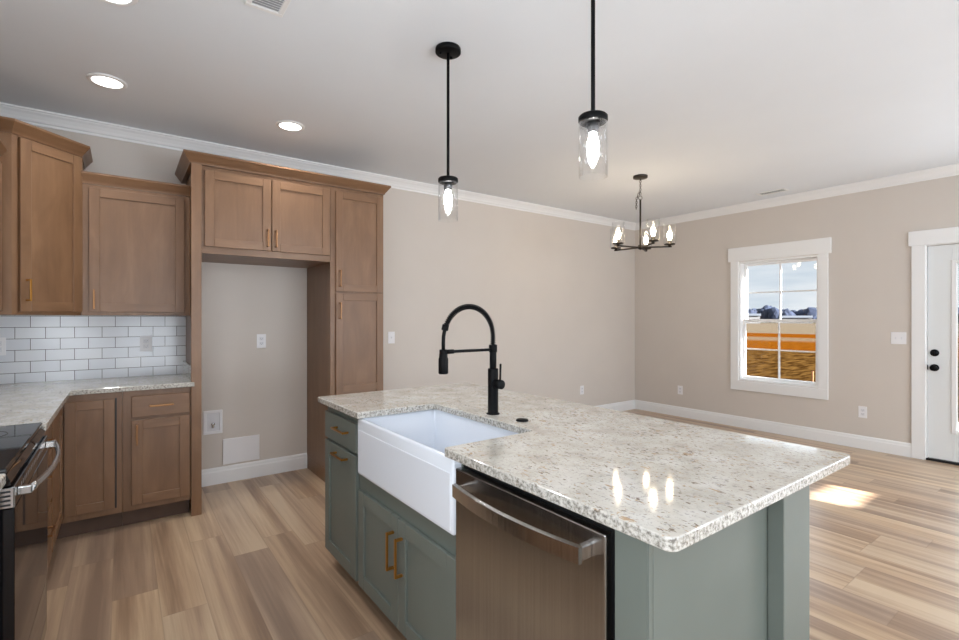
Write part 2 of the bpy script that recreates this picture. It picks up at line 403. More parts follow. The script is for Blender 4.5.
# ------------------------------------------------------------------ room shell
bm = B(); box(bm, XL - .15, W + .15, YR - .15, D + .15, -.12, 0, 0); struct('floor', bm, FLOOR)
bm = B(); box(bm, XL - .15, W + .15, YR - .15, D + .15, HC, HC + .12, 0); struct('ceiling', bm, CEIL)
bm = B(); box(bm, XL - .15, W + .15, D, D + .15, 0, HC, 0); struct('wall_back', bm, WALLM)
def wall_cells(bm, fixed, a0, a1, holes, axis):
    ys = sorted({a0, a1, *[h[0] for h in holes], *[h[1] for h in holes]}); zs = sorted({0, HC, *[h[2] for h in holes], *[h[3] for h in holes]})
    for p, q in zip(ys, ys[1:]):
        for r, s in zip(zs, zs[1:]):
            if any(h[0] <= p and q <= h[1] and h[2] <= r and s <= h[3] for h in holes): continue
            if axis == 'x': box(bm, fixed, fixed + .15, p, q, r, s, 0)
            else: box(bm, p, q, fixed - .15, fixed, r, s, 0)
WY0, WY1, WZ0, WZ1 = 2.064, 2.928, .580, 2.045      # window opening
DY0, DY1, DZ1 = .262, 1.192, 2.045                  # door opening
bm = B(); wall_cells(bm, XL - .15, YR - .15, D, [(-.65, .55, .5, 2.2)], 'x'); struct('wall_left', bm, WALLM)
bm = B(); wall_cells(bm, W, YR - .15, D, [(WY0, WY1, WZ0, WZ1), (DY0, DY1, 0, DZ1), (-2.0, -.4, .3, 2.2)], 'x'); struct('wall_right', bm, WALLM)
# sun window in the rear wall: projects the bright patch onto the floor beside the island
k_ = (1.19 - YR) / SUN_H.y; sx_ = -SUN_H.x * k_; sz_ = k_ * math.tan(SUN_EL)
SX0, SX1, SZ0 = 4.18 + sx_ - .06, 4.66 + sx_ + .05, sz_ - .03
bm = B(); wall_cells(bm, YR, XL, W, [(0.0, 2.9, .15, 2.15), (3.1, 4.4, .15, 2.15), (SX0, SX1, SZ0, SZ0 + .55)], 'y'); struct('wall_rear', bm, WALLM)

# crown around the room
RC = [(0, HC - .001), (0, HC - .092), (.010, HC - .092), (.013, HC - .078), (.022, HC - .072), (.030, HC - .055), (.045, HC - .034), (.058, HC - .022), (.062, HC - .014), (.072, HC - .012), (.072, HC - .001)]
bm = B(); sweep(bm, [(XL, YR), (XL, D), (W, D), (W, YR)], RC); struct('trim_1', bm, WHITE)
BP = [(0, 0), (.016, 0), (.016, .098), (.012, .108), (.011, .122), (.006, .132), (0, .134)]
def baseboard(name, path):
    bm = B(); sweep(bm, path, BP); struct(name, bm, WHITE)
baseboard('baseboard_alcove', [(.437, D), (1.335, D)])
baseboard('baseboard_back', [(1.80, D), (W - .016, D)])
baseboard('baseboard_right', [(W, D), (W, 1.285)])
# thin shoe shadow line under the boards is real geometry: quarter round
# ------------------------------------------------------------------ window in the right wall
win = struct('window_1', loc=(W, 2.5, 0))
def wy(a): return a - 2.5
bm = B()
cw = .088
box(bm, -.020, 0, wy(WY0 - cw), wy(WY0 + .004), WZ0 - .004, WZ1 + .004, .002); box(bm, -.020, 0, wy(WY1 - .004), wy(WY1 + cw), WZ0 - .004, WZ1 + .004, .002)
box(bm, -.020, 0, wy(WY0 - cw), wy(WY1 + cw), WZ0 - .118, WZ0 - .004, .002)
box(bm, -.026, 0, wy(WY0 - cw - .028), wy(WY1 + cw + .028), WZ1 + .004, WZ1 + .172, .002)
obj('window_casing', bm, WHITE, win)
bm = B()                                            # jamb liner
box(bm, -.001, .15, wy(WY0), wy(WY0 + .022), WZ0, WZ1, 0); box(bm, -.001, .15, wy(WY1 - .022), wy(WY1), WZ0, WZ1, 0)
box(bm, -.001, .15, wy(WY0 + .022), wy(WY1 - .022), WZ1 - .022, WZ1, 0); box(bm, -.001, .15, wy(WY0 + .022), wy(WY1 - .022), WZ0, WZ0 + .022, 0)
obj('window_jamb', bm, WHITE, win)
def sash(x, z0, z1):
    y0, y1 = wy(WY0 + .022), wy(WY1 - .022); f = .031
    bm = B(); box(bm, x, x + .035, y0, y0 + f, z0, z1, .002); box(bm, x, x + .035, y1 - f, y1, z0, z1, .002)
    box(bm, x, x + .035, y0 + f, y1 - f, z0, z0 + f, .002); box(bm, x, x + .035, y0 + f, y1 - f, z1 - f, z1, .002)
    s = obj('sash', bm, WHITE, win)
    bm = B(); ym = (y0 + y1) / 2; zm = (z0 + z1) / 2
    box(bm, x + .010, x + .024, ym - .009, ym + .009, z0 + f, z1 - f, 0); box(bm, x + .010, x + .024, y0 + f, ym - .008, zm - .008, zm + .008, 0); box(bm, x + .010, x + .024, ym + .008, y1 - f, zm - .008, zm + .008, 0)
    obj('muntin', bm, WHITE, s)
    bm = B(); box(bm, x + .014, x + .018, y0 + f, y1 - f, z0 + f, z1 - f, 0); obj('glass', bm, GLASS, s)
zm = 1.315
sash(.095, zm - .020, WZ1 - .022); sash(.058, WZ0 + .022, zm + .020)
# ------------------------------------------------------------------ glazed door in the right wall
dr = struct('door_1', loc=(W, .727, 0))
dy = lambda a: a - .727
bm = B(); c2 = .096
box(bm, -.020, 0, dy(DY1 - .004), dy(DY1 + c2), 0, DZ1 - .004, .002); box(bm, -.020, 0, dy(DY0 - c2), dy(DY0 + .004), 0, DZ1 - .004, .002)
box(bm, -.026, 0, dy(DY0 - c2 - .022), dy(DY1 + c2 + .022), DZ1 - .004, DZ1 + .135, .002); obj('door_casing', bm, WHITE, dr)
bm = B(); box(bm, -.001, .15, dy(DY0), dy(DY0 + .012), .02, DZ1, 0); box(bm, -.001, .15, dy(DY1 - .012), dy(DY1), .02, DZ1, 0); box(bm, -.001, .15, dy(DY0 + .012), dy(DY1 - .012), DZ1 - .012, DZ1, 0); obj('door_jamb', bm, WHITE, dr)
bm = B(); box(bm, .0, .15, dy(DY0), dy(DY1), .0, .02, .002); obj('threshold', bm, BLACKS, dr)
a0, a1, z0, z1 = DY0 + .017, DY1 - .017, .026, DZ1 - .017
g0, g1, gz0, gz1 = a0 + .17, a1 - .17, .285, 1.875
bm = B()
box(bm, .012, .056, dy(a0), dy(g0), z0, z1, .001); box(bm, .012, .056, dy(g1), dy(a1), z0, z1, .001)
box(bm, .012, .056, dy(g0), dy(g1), z0, gz0, 0); box(bm, .012, .056, dy(g0), dy(g1), gz1, z1, 0)
leaf = obj('door_leaf', bm, DOORW, dr)
bm = B(); r = .028
for q in ((g0 - .008, g0 + r, gz0 - .008, gz1 + .008), (g1 - r, g1 + .008, gz0 - .008, gz1 + .008), (g0 + r, g1 - r, gz0 - .008, gz0 + r), (g0 + r, g1 - r, gz1 - r, gz1 + .008)):
    box(bm, .002, .066, dy(q[0]), dy(q[1]), q[2], q[3], .004)
obj('glazing_frame', bm, WHITE, leaf)
bm = B(); box(bm, .020, .024, dy(g0 + r), dy(g1 - r), gz0 + r, gz1 - r, 0); box(bm, .048, .052, dy(g0 + r), dy(g1 - r), gz0 + r, gz1 - r, 0); obj('glass', bm, GLASS, leaf)
bm = B()
for i in range(22):
    zz = gz1 - r - .02 - i * .0165
    m_ = Matrix.Translation((.036, 0, zz)) @ Matrix.Rotation(.35, 4, 'Y')
    box(bm, -.0065, .0065, dy(g0 + r + .004), dy(g1 - r - .004), -.0005, .0005, 0, mtx=m_)
obj('blind', bm, WHITE, leaf)
for nm, zz in (('deadbolt', 1.020), ('door_knob', .880)):
    bm = B(); mt = Matrix.Translation((.012, dy(1.128), zz)) @ Matrix.Rotation(-PI / 2, 4, 'Y')
    prof = [(0, 0), (.033, 0), (.033, .006), (.030, .010), (.014, .012)] + ([(.012, .022), (.020, .030), (.027, .040), (.028, .050), (.024, .060), (.012, .066), (0, .067)] if nm == 'door_knob' else [(.014, .016), (0, .016)])
    lathe(bm, prof, 28, mt)
    if nm == 'deadbolt': box(bm, -.020, -.002, dy(1.128) - .004, dy(1.128) + .004, zz - .016, zz + .016, .002)
    obj(nm, bm, BLACK, leaf)
bm = B(); box(bm, .003, .013, dy(a1) - .002, dy(a1) + .012, .858, .902, .001); obj('strike_plate', bm, BLACK, dr)

# frames for rear openings (unseen, behind the camera), two invented for fill lamps
for i, (p, q, r_, s_) in enumerate([(0.0, 2.9, .15, 2.15), (3.1, 4.4, .15, 2.15), (SX0, SX1, SZ0, SZ0 + .55)]):
    e = struct(f'window_{i + 2}', loc=((p + q) / 2, YR - .07, 0)); h = (q - p) / 2; bm = B()
    box(bm, -h, -h + .05, -.03, .03, r_, s_, .002); box(bm, h - .05, h, -.03, .03, r_, s_, .002); box(bm, -h + .05, h - .05, -.03, .03, r_, r_ + .05, .002); box(bm, -h + .05, h - .05, -.03, .03, s_ - .05, s_, .002)
    if 1:
        bb = B(); box(bb, -h + .05, h - .05, -.012, .012, r_ + (.05 if i < 2 else .140), s_ - .05, .002); obj('added_sun_block', bb, WHITE, e)  # unseen panels added to block the sun and trim its floor patch
    if q - p > 2: box(bm, -.04, .04, -.03, .03, r_ + .05, s_ - .05, .002)
    obj('window_frame', bm, WHITE, e)
for i, (xx, yc, hw, zb) in enumerate(((W + .07, -1.2, .8, .3), (XL - .07, -.05, .6, .5))):  # unseen frames added around the side and left fill lamps
    e = struct(f'window_{i + 5}', loc=(xx, yc, 0)); bm = B(); q = hw - .05
    box(bm, -.03, .03, -hw, -q, zb, 2.2, .002); box(bm, -.03, .03, q, hw, zb, 2.2, .002); box(bm, -.03, .03, -q, q, zb, zb + .05, .002); box(bm, -.03, .03, -q, q, 2.15, 2.2, .002); box(bm, -.03, .03, -.03, .03, zb + .05, 2.15, .002)
    obj('window_frame', bm, WHITE, e)

# ------------------------------------------------------------------ outdoors
bm = B(); t_ = B(); bmesh.ops.create_grid(t_, x_segments=2, y_segments=2, size=450)
for v in t_.verts: v.co = Vector((v.co.x + 455.0, v.co.y + 120, 0))
merge(bm, t_); o = struct('field', bm, FIELD, loc=(0, 0, -.45))
bm = B(); box(bm, W + .155, W + 3.0, -.8, 1.9, -.45, -.06, .005); struct('porch_floor', bm, CONC)
bm = B(); rt = random.Random(3)
for i in range(1300):
    a = rt.uniform(-.05, 1.0); dd = rt.uniform(250, 300); x, y = dd * math.cos(a), dd * math.sin(a)
    h = (5.9 + .9 * math.sin(a * 31) + .5 * math.sin(a * 83) + rt.uniform(-.7, .6)) * (1.1 if a < .40 else .95); t_ = B(); bmesh.ops.create_icosphere(t_, subdivisions=2, radius=1)
    for v in t_.verts:
        j = 1 + rt.uniform(-.10, .10); v.co = Vector((v.co.x * 2.6 * j + x, v.co.y * 2.6 * j + y, (v.co.z + 1) * h / 2 * j))
    merge(bm, t_)
o = obj('treeline', bm, TREES, None, (0, 0, -.45)); o['kind'] = 'stuff'; o['label'] = 'distant bluish line of bare woods beyond the field'; o['category'] = 'trees'
def barn(px_y_over_x, dist, wid, hgt, label):
    a = math.atan(px_y_over_x); x, y = dist * math.cos(a), dist * math.sin(a)
    r = thing('farm_building', label, 'building', (x, y, -.45), a - PI / 2, 'pale farm buildings beyond the field')
    bm = B(); box(bm, -wid / 2, wid / 2, -3, 3, 0, hgt, 0); obj('wall', bm, BARNW, r)
    bm = B(); t = B(); vs = [t.verts.new(p) for p in ((-wid / 2 - .3, -3.4, hgt), (wid / 2 + .3, -3.4, hgt), (wid / 2 + .3, 3.4, hgt), (-wid / 2 - .3, 3.4, hgt), (-wid / 2 - .3, 0, hgt + .8), (wid / 2 + .3, 0, hgt + .8))]
    for f in ((0, 1, 5, 4), (2, 3, 4, 5), (1, 2, 5), (3, 0, 4), (3, 2, 1, 0)): t.faces.new([vs[i] for i in f])
    bmesh.ops.recalc_face_normals(t, faces=t.faces); merge(bm, t); obj('roof', bm, BARNR, r)
barn(2.82 / 6.2, 200, 6.5, 2.7, 'long white farm building seen through the left half of the window')
barn(2.30 / 6.2, 215, 9, 2.0, 'low pale farm building seen through the right half of the window')
bm = B(); box(bm, -.02, .02, -.02, .02, 0, .33, .004); tag(obj('survey_stake', bm, STAKE, None, (15.4, 5.33, -.45)), 'short orange wooden stake standing in the brown field outside the window', 'stake')

# ------------------------------------------------------------------ cabinets
def shaker(bm, x0, x1, z0, z1, y=-.019, fr=.058, mid=None, gx='x', th=.018):
    box(bm, x0, x0 + fr, y, y + th, z0, z1, .0018, 'z'); box(bm, x1 - fr, x1, y, y + th, z0, z1, .0018, 'z')
    box(bm, x0 + fr, x1 - fr, y, y + th, z0, z0 + fr, .0018, gx); box(bm, x0 + fr, x1 - fr, y, y + th, z1 - fr, z1, .0018, gx)
    if mid: box(bm, x0 + fr, x1 - fr, y, y + th, mid - fr / 2, mid + fr / 2, .0018, gx)
    box(bm, x0 + fr - .006, x1 - fr + .006, y + .009, y + th - .002, z0 + fr - .006, z1 - fr + .006, 0, 'z')
def pull(parent, x, z, L, vert, m, y=-.019, w=.010):
    bm = B(); h = L / 2
    if vert:
        box(bm, x - w / 2, x + w / 2, y - .034, y - .025, z - h, z + h, .002)
        for s in (-1, 1): box(bm, x - w / 2, x + w / 2, y - .026, y + .0005, z + s * (h - .006) - .005, z + s * (h - .006) + .005, .001)
    else:
        box(bm, x - h, x + h, y - .034, y - .025, z - w / 2, z + w / 2, .002, 'x')
        for s in (-1, 1): box(bm, x + s * (h - .006) - .005, x + s * (h - .006) + .005, y - .026, y + .0005, z - w / 2, z + w / 2, .001)
    return obj('handle', bm, m, parent)
def carcass(bm, w, d, z0, z1, st=.038, fronts=None, grain='z'):
    """box with an open-looking face frame; front plane at y=0"""
    box(bm, 0, w, .004, d, z0, z1, .001, grain)
def door(root, x0, x1, z0, z1, m, **k):
    bm = B(); shaker(bm, x0, x1, z0, z1, **k); return obj('door', bm, m, root)
def drawer(root, x0, x1, z0, z1, m, flat=True):
    bm = B(); box(bm, x0, x1, -.019, -.001, z0, z1, .003, 'x'); return obj('drawer', bm, m, root)
YB = 3.824     # face plane of deep cabinets on back wall

# tall refrigerator end panel, bridge cabinet, pantry
bm = B(); box(bm, -.0045, .031, .022, D - YB + .021, 0, 2.40, .001, 'z'); box(bm, -.031, .031, 0, .0215, 0, 2.40, .002, 'z')
tag(obj('refrigerator_end_panel', bm, WOOD, None, (.405, YB - .022, 0)), 'tall brown wood end panel between the base cabinet and the refrigerator alcove', 'panel')
r = thing('bridge_cabinet', 'brown two-door wood cabinet spanning the top of the empty refrigerator alcove', 'cabinet', (.437, YB, 1.795))
w_ = 1.335 - .437; bm = B(); box(bm, 0, w_, .0, .608, 0, .605, .001, 'x'); obj('body', bm, WOOD, r)
d = door(r, .018, .450, .048, .575, WOOD); pull(d, .424, .140, .13, True, BRASSD)
d = door(r, .456, .890, .048, .575, WOOD); pull(d, .482, .140, .13, True, BRASSD)
r = thing('pantry_cabinet', 'tall narrow brown wood pantry cabinet with an upper and a lower door', 'cabinet', (1.336, YB, 0))
bm = B(); box(bm, 0, .46, 0, .608, .11, 2.40, .001, 'z'); obj('body', bm, WOOD, r)
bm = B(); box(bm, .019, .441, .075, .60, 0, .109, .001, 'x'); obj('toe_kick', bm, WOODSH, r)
bm = B(); box(bm, -.0008, .018, .0005, .60, 0, .109, .0005, 'z'); obj('side_panel', bm, WOOD, r)
bm = B(); box(bm, .442, .4608, .0005, .60, 0, .109, .0005, 'z'); obj('side_panel', bm, WOOD, r)
d = door(r, .041, .45, 1.562, 2.37, WOOD); pull(d, .071, 1.665, .135, True, BRASSD)
d = door(r, .041, .45, .135, 1.548, WOOD, mid=.775); pull(d, .071, 1.405, .135, True, BRASSD)
# crown on the tall run
CC = [(0, 0), (.006, 0), (.010, .010), (.014, .016), (.025, .030), (.039, .050), (.044, .056), (.048, .061), (.048, .073), (0, .073)]
bm = B(); sweep(bm, [(.374, D - .002), (.374, YB - .004), (1.796, YB - .004), (1.796, D - .002)], [(o if o else -.026, z + 2.401) for o, z in CC], side=1)
tag(obj('cabinet_crown_moulding', bm, WOOD), 'brown wood crown moulding along the top of the pantry and alcove cabinets', 'moulding')
# upper cabinet on the back wall
r = thing('wall_cabinet', 'single-door brown wall cabinet over the subway tile beside the alcove panel', 'cabinet', (-.218, 4.114, 1.365), 0, 'wall cabinets')
bm = B(); box(bm, 0, .616, 0, .318, 0, .868, .001, 'z'); obj('body', bm, WOOD, r)
d = door(r, .038, .580, .022, .845, WOOD); pull(d, .066, .105, .13, True, BRASSD)
bm = B(); sweep(bm, [(0, -.001), (.616, -.001)], [(o * .8, z + .869) for o, z in CC])
obj('crown_moulding', bm, WOOD, r)
# diagonal corner wall cabinet
P0, P1 = Vector((-.512, 3.819)), Vector((-.22, 4.111))
r = thing('corner_wall_cabinet', 'tall diagonal brown corner wall cabinet with one door and a brass pull', 'cabinet', (P0.x, P0.y, 1.365), PI / 4, 'wall cabinets')
inv = Matrix.Translation((P0.x, P0.y, 0)) @ Matrix.Rotation(PI / 4, 4, 'Z'); inv.invert()
poly = [(XL + .001, D - .001), (XL + .001, P0.y), tuple(P0), tuple(P1), (P1.x, D - .001)]
bm = B(); prism(bm, poly, 0, 1.07, .001, 1, 'z'); bmesh.ops.transform(bm, matrix=inv, verts=bm.verts); obj('body', bm, WOOD, r)
LW = (P1 - P0).length
d = door(r, .034, LW - .006, .02, 1.03, WOOD, fr=.06); pull(d, .066, .145, .13, True, BRASS)
bm = B(); sweep(bm, [(XL, P0.y), tuple(P0), tuple(P1), (P1.x, D - .002)], [(o, z + 1.071 - .032) for o, z in CC], side=1); bmesh.ops.transform(bm, matrix=inv, verts=bm.verts); obj('crown_moulding', bm, WOOD, r)
# wall cabinet on the left wall, only its edge in view
r = thing('wall_cabinet', 'brown wall cabinet at the left edge of the photo, left of the diagonal corner cabinet', 'cabinet', (-.562, 2.66, 1.365), PI / 2, 'wall cabinets')
bm = B(); box(bm, 0, 1.14, 0, .32, 0, .884, .001, 'z'); obj('body', bm, WOOD, r)
door(r, .03, .565, .022, .845, WOOD); door(r, .571, 1.106, .022, .845, WOOD)
bm = B(); sweep(bm, [(.002, -.001), (1.138, -.001)], [(o * .72, z * .72 + .885) for o, z in CC])
obj('crown_moulding', bm, WOOD, r)

# base cabinets on the back wall
r = thing('base_cabinet', 'brown base cabinet with one drawer over one door beside the alcove panel', 'cabinet', (.0, YB, 0), 0, 'brown base cabinets')
bm = B(); box(bm, 0, .373, 0, .60, .112, .88, .001, 'z'); obj('body', bm, WOOD, r)
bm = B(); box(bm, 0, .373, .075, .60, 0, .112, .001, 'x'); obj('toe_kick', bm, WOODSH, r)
d = drawer(r, .046, .366, .708, .846, WOOD); pull(d, .206, .777, .135, False, BRASSD)
d = door(r, .046, .366, .148, .690, WOOD); pull(d, .074, .60, .13, True, BRASSD)
r = thing('corner_base_cabinet', 'brown corner base cabinet with folding doors under the granite corner', 'cabinet', (-.28, YB, 0), 0, 'brown base cabinets')
bm = B(); prism(bm, [(-.604, .60), (-.604, -.56), (-.026, -.56), (-.026, 0), (.279, 0), (.279, .60)], .112, .88, .001, 1, 'z'); obj('body', bm, WOOD, r)
bm = B(); prism(bm, [(-.60, .60), (-.60, -.56), (-.101, -.56), (-.101, .075), (.279, .075), (.279, .60)], 0, .112, 0, 1, 'x'); obj('toe_kick', bm, WOODSH, r)
bm = B(); box(bm, .2415, .250, -.006, .0, .150, .842, 0); obj('door_gap_shadow', bm, BLACKS, r, label='black strip standing in for the shadow gap along the door edge')  # black strip put in as the shade of the door gap
door(r, -.002, .240, .152, .838, WOOD, fr=.055)
bm = B(); m_ = Matrix.Translation((-.026, 0, 0)) @ Matrix.Rotation(PI / 2, 4, 'Z'); shaker(bm, -.545, -.022, .152, .838); bmesh.ops.transform(bm, matrix=m_, verts=bm.verts); obj('door', bm, WOOD, r)
# drawer base beside the range (faces +x)
r = thing('drawer_base_cabinet', 'brown three-drawer base cabinet between the range and the granite corner', 'cabinet', (-.306, 2.652, 0), PI / 2, 'brown base cabinets')
bm = B(); box(bm, 0, .61, 0, .575, .112, .88, .001, 'z'); obj('body', bm, WOOD, r)
bm = B(); box(bm, 0, .61, .075, .575, 0, .112, .001, 'x'); obj('toe_kick', bm, WOODSH, r)
for z0, z1 in ((.708, .846), (.44, .69), (.148, .424)):
    d = drawer(r, .025, .585, z0, z1, WOOD); pull(d, .30, z1 - .055 if z1 < .8 else .777, .135, False, BRASSD)
# base cabinet on the near side of the range
r = thing('base_cabinet', 'brown base cabinet under the granite piece on the near side of the range', 'cabinet', (-.295, .70, 0), PI / 2, 'brown base cabinets')
bm = B(); box(bm, 0, 1.18, 0, .585, .112, .88, .001, 'z'); obj('body', bm, WOOD, r)
bm = B(); box(bm, 0, 1.18, .075, .585, 0, .112, .001, 'x'); obj('toe_kick', bm, WOODSH, r)
door(r, .03, .585, .148, .845, WOOD); door(r, .595, 1.15, .148, .845, WOOD)

# worktops
def slab(name, poly, rad, z0, z1, label, cat, org=(0, 0), bev=.004):
    bm = B(); p = round_poly(poly, rad); p = [(x - org[0], y - org[1]) for x, y in p]; prism(bm, p, 0, z1 - z0, bev, 3)
    return tag(obj(name, bm, GRAN, None, (*org, z0)), label, cat, 'granite worktops' if cat == 'worktop' else None)
slab('granite_worktop', [(XL + .002, D - .002), (XL + .002, 2.652), (XF, 2.652), (XF, YF), (.392, YF), (.392, 3.7985), (.3725, 3.7985), (.3725, 3.827), (.3985, 3.827), (.3985, D - .002)], [0, 0, .012, .014, 0, 0, 0, 0, 0, 0], .882, CT,
     'L-shaped speckled cream granite worktop in the corner under the subway tile', 'worktop')
slab('granite_worktop', [(XL + .002, 1.880), (XL + .002, .68), (-.262, .68), (-.262, 1.880)], [0, 0, .012, .012], .882, CT,
     'short granite worktop piece at the left edge on the near side of the range', 'worktop')
bm = B(); prism(bm, [(-.02, 0), (-.0005, 0), (-.0005, .595), (-.02, .595)], 0, .10, .003, 2)
tag(obj('granite_side_splash', bm, GRAN, None, (.399, 3.829, CT + .0005)), 'small upright granite side splash against the alcove end panel', 'backsplash')
# backsplash tile
bm = B(); box(bm, XL + .001, .399, D - .009, D - .0005, CT + .001, 1.364, 0)
tag(obj('tile_backsplash', bm, TILE), 'white subway tile backsplash with dark grout under the wall cabinets', 'backsplash')

# ------------------------------------------------------------------ range
r = thing('range', 'black slide-in electric range with stainless handle set in the left worktop', 'stove', (XL + .01, 2.266, 0))
ry0, ry1 = -.379, .379; fx = -.285 - (XL + .01)
bm = B(); box(bm, .02, fx, ry0, ry1, .03, .905, .002); obj('body', bm, BLACKS, r)
bm = B(); box(bm, .0, fx + .022, ry0, ry1, .905, .922, .004, seg=2); ct = obj('cooktop', bm, GLASSBLK, r)
for (bx, by, br_) in ((.20, -.19, .085), (.20, .19, .105), (.45, -.19, .115), (.45, .19, .085)):
    bm = B(); lathe(bm, [(br_ - .0015, .9221), (br_ + .0015, .9221), (br_ + .0015, .9225), (br_ - .0015, .9225)], 40, Matrix.Translation((bx, by, 0)), closed=True); obj('burner_ring', bm, RINGM, ct)
bm = B(); t_ = [(fx - .01, .905), (fx + .022, .905), (fx + .030, .885), (fx + .030, .872), (fx - .01, .872)]
tb = B(); va = [tb.verts.new((x, ry0, z)) for x, z in t_]; vb = [tb.verts.new((x, ry1, z)) for x, z in t_]; tb.faces.new(va); tb.faces.new(vb[::-1])
for i in range(5): tb.faces.new((va[i], vb[i], vb[(i + 1) % 5], va[(i + 1) % 5]))
bmesh.ops.recalc_face_normals(tb, faces=tb.faces); merge(bm, tb); obj('control_panel', bm, GLASSBLK, r)
bm = B(); box(bm, fx + .001, fx + .038, ry0 + .003, ry1 - .003, .295, .806, .002); od = obj('oven_door', bm, GLASSBLK, r)
bm = B(); box(bm, fx + .001, fx + .0375, ry0 + .003, ry1 - .003, .8065, .868, .002); up_ = obj('door_top_rail', bm, GLASSBLK, od)
bm = B(); box(bm, fx + .002, fx + .0385, ry0 + .001, ry0 + .0045, .808, .866, .0015); box(bm, fx + .034, fx + .0395, ry0 + .001, ry0 + .006, .808, .866, .0015); obj('end_cap', bm, STEELP, od, label='stainless end cap with four slots')
bm = B()
for i in range(4): box(bm, fx + .008, fx + .030, ry0, ry0 + .003, .815 + i * .0125, .8205 + i * .0125, .0005)
obj('vent_slots', bm, BLACKS, od)
bm = B(); box(bm, fx + .0372, fx + .0380, ry0 + .12, ry1 - .10, .836, .850, .0002); obj('vent_strip', bm, VENTM, od, label='row of pale vent slots')
bm = B(); n = 18; pts = []
for i in range(n + 1):
    s_ = -1 + 2 * i / n; pts.append((fx + .066 + .030 * (1 - s_ * s_), s_ * .315, .840))
tube(bm, pts, .01, 12, flat=(.007, .013))
for s_ in (-1, 1): box(bm, fx + .036, fx + .070, s_ * .318 - .012, s_ * .318 + .012, .828, .852, .003)
obj('handle', bm, STEELP, od)
bm = B(); box(bm, fx + .001, fx + .036, ry0 + .003, ry1 - .003, .075, .288, .002); obj('storage_drawer', bm, GLASSBLK, r)
bm = B(); box(bm, .04, fx - .05, ry0 + .02, ry1 - .02, 0, .03, 0); obj('plinth', bm, BLACKS, r)

# ------------------------------------------------------------------ island
IX = .905       # face plane of island cabinets
r = thing('island_drawer_cabinet', 'narrow sage green island cabinet with a drawer over a pull-out door', 'cabinet', (IX, 2.632, 0), -PI / 2, 'sage green island cabinets')
bm = B(); box(bm, 0, .452, 0, .60, .095, .880, .001); obj('body', bm, GREEN, r)
bm = B(); box(bm, .0, .452, .075, .60, 0, .095, .001); obj('toe_kick', bm, GREENSH, r)
d = drawer(r, .014, .445, .706, .845, GREEN); pull(d, .276, .787, .16, False, BRASS)
d = door(r, .014, .445, .100, .690, GREEN, fr=.062); pull(d, .265, .655, .16, False, BRASS)
r = thing('sink_base_cabinet', 'sage green two-door island cabinet under the white farmhouse sink', 'cabinet', (IX, 2.179, 0), -PI / 2, 'sage green island cabinets')
bm = B(); w_ = 2.179 - 1.324
prism(bm, [(0, 0), (w_, 0), (w_, .6), (0, .6)], .095, .620, .001, 1)
box(bm, 0, .020, 0, .6, .612, .880, .001); box(bm, w_ - .006, w_, .0, .6, .612, .880, .001); box(bm, .020, w_ - .006, .58, .6, .612, .880, .001); obj('body', bm, GREEN, r)
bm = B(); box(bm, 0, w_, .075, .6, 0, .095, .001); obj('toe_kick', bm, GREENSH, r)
d = door(r, .022, .424, .100, .544, GREEN, fr=.060); pull(d, .388, .405, .155, True, BRASS, w=.012)
d = door(r, .428, .845, .100, .544, GREEN, fr=.060); pull(d, .463, .405, .155, True, BRASS, w=.012)
# dishwasher
r = thing('dishwasher', 'stainless steel dishwasher with a bowed bar handle built into the island', 'dishwasher', (IX, 1.322, 0), -PI / 2)
bm = B(); box(bm, 0, .625, .002, .58, .095, .862, .002); obj('tub', bm, BLACKS, r)
bm = B(); box(bm, .002, .612, -.030, .0, .105, .856, .004, seg=2); dp = obj('door_panel', bm, STEEL, r)
bm = B(); n = 20; pr = []
for i in range(n + 1):
    s_ = -1 + 2 * i / n; pr.append((.314 + s_ * .260, -.076 - .026 * (1 - s_ * s_)))
tb = B(); rows = []
for x, y in pr: rows.append([tb.verts.new((x, y + a, z)) for a, z in ((0, .788), (0, .826), (.012, .828), (.012, .786))])
for a, b in zip(rows, rows[1:]):
    for i in range(4): tb.faces.new((a[i], a[(i + 1) % 4], b[(i + 1) % 4], b[i]))
tb.faces.new(rows[0]); tb.faces.new(rows[-1][::-1]); bmesh.ops.recalc_face_normals(tb, faces=tb.faces); merge(bm, tb)
for s_ in (-1, 1): box(bm, .314 + s_ * .250 - .009, .314 + s_ * .250 + .009, -.068, -.028, .790, .824, .003)
obj('handle', bm, STEELP, dp)
bm = B(); box(bm, 0, .625, .06, .58, 0, .095, .001); obj('toe_kick', bm, BLACKS, r)
# end panel with stile, pilaster post and back panel
r = thing('island_end_panel', 'sage green end panel of the island with a pilaster post at its back corner', 'panel', (.885, .608, 0))
bm = B(); box(bm, 0, .020, 0, .084, 0, .880, .0015); obj('stile', bm, GREEN, r)
bm = B(); box(bm, .0205, .74, .0, .018, 0, .880, .0015); obj('panel', bm, GREEN, r)
bm = B(); box(bm, .0, .008, -.004, -.0002, 0, .880, .0008); obj('corner_bead', bm, GREEN, r)
bm = B(); box(bm, .556, .730, -.042, -.0002, 0, .880, .002); obj('post', bm, GREEN, r)
bm = B(); box(bm, .722, .74, .0185, 2.02, 0, .880, .0015); obj('back_panel', bm, GREEN, r)
# worktop with open notch for the apron sink
ax0, ax1, ay0, ay1 = .862, 1.864, .534, 2.673; nx, n0, n1 = 1.272, 1.372, 2.112
slab('island_worktop', [(ax0, ay0), (ax1, ay0), (ax1, ay1), (ax0, ay1), (ax0, n1), (nx, n1), (nx, n0), (ax0, n0)], [.028, .028, .028, .014, .012, .02, .02, .012], .884, .914,
     'large speckled cream granite island worktop notched around the white sink', 'worktop', (1.36, 1.6))
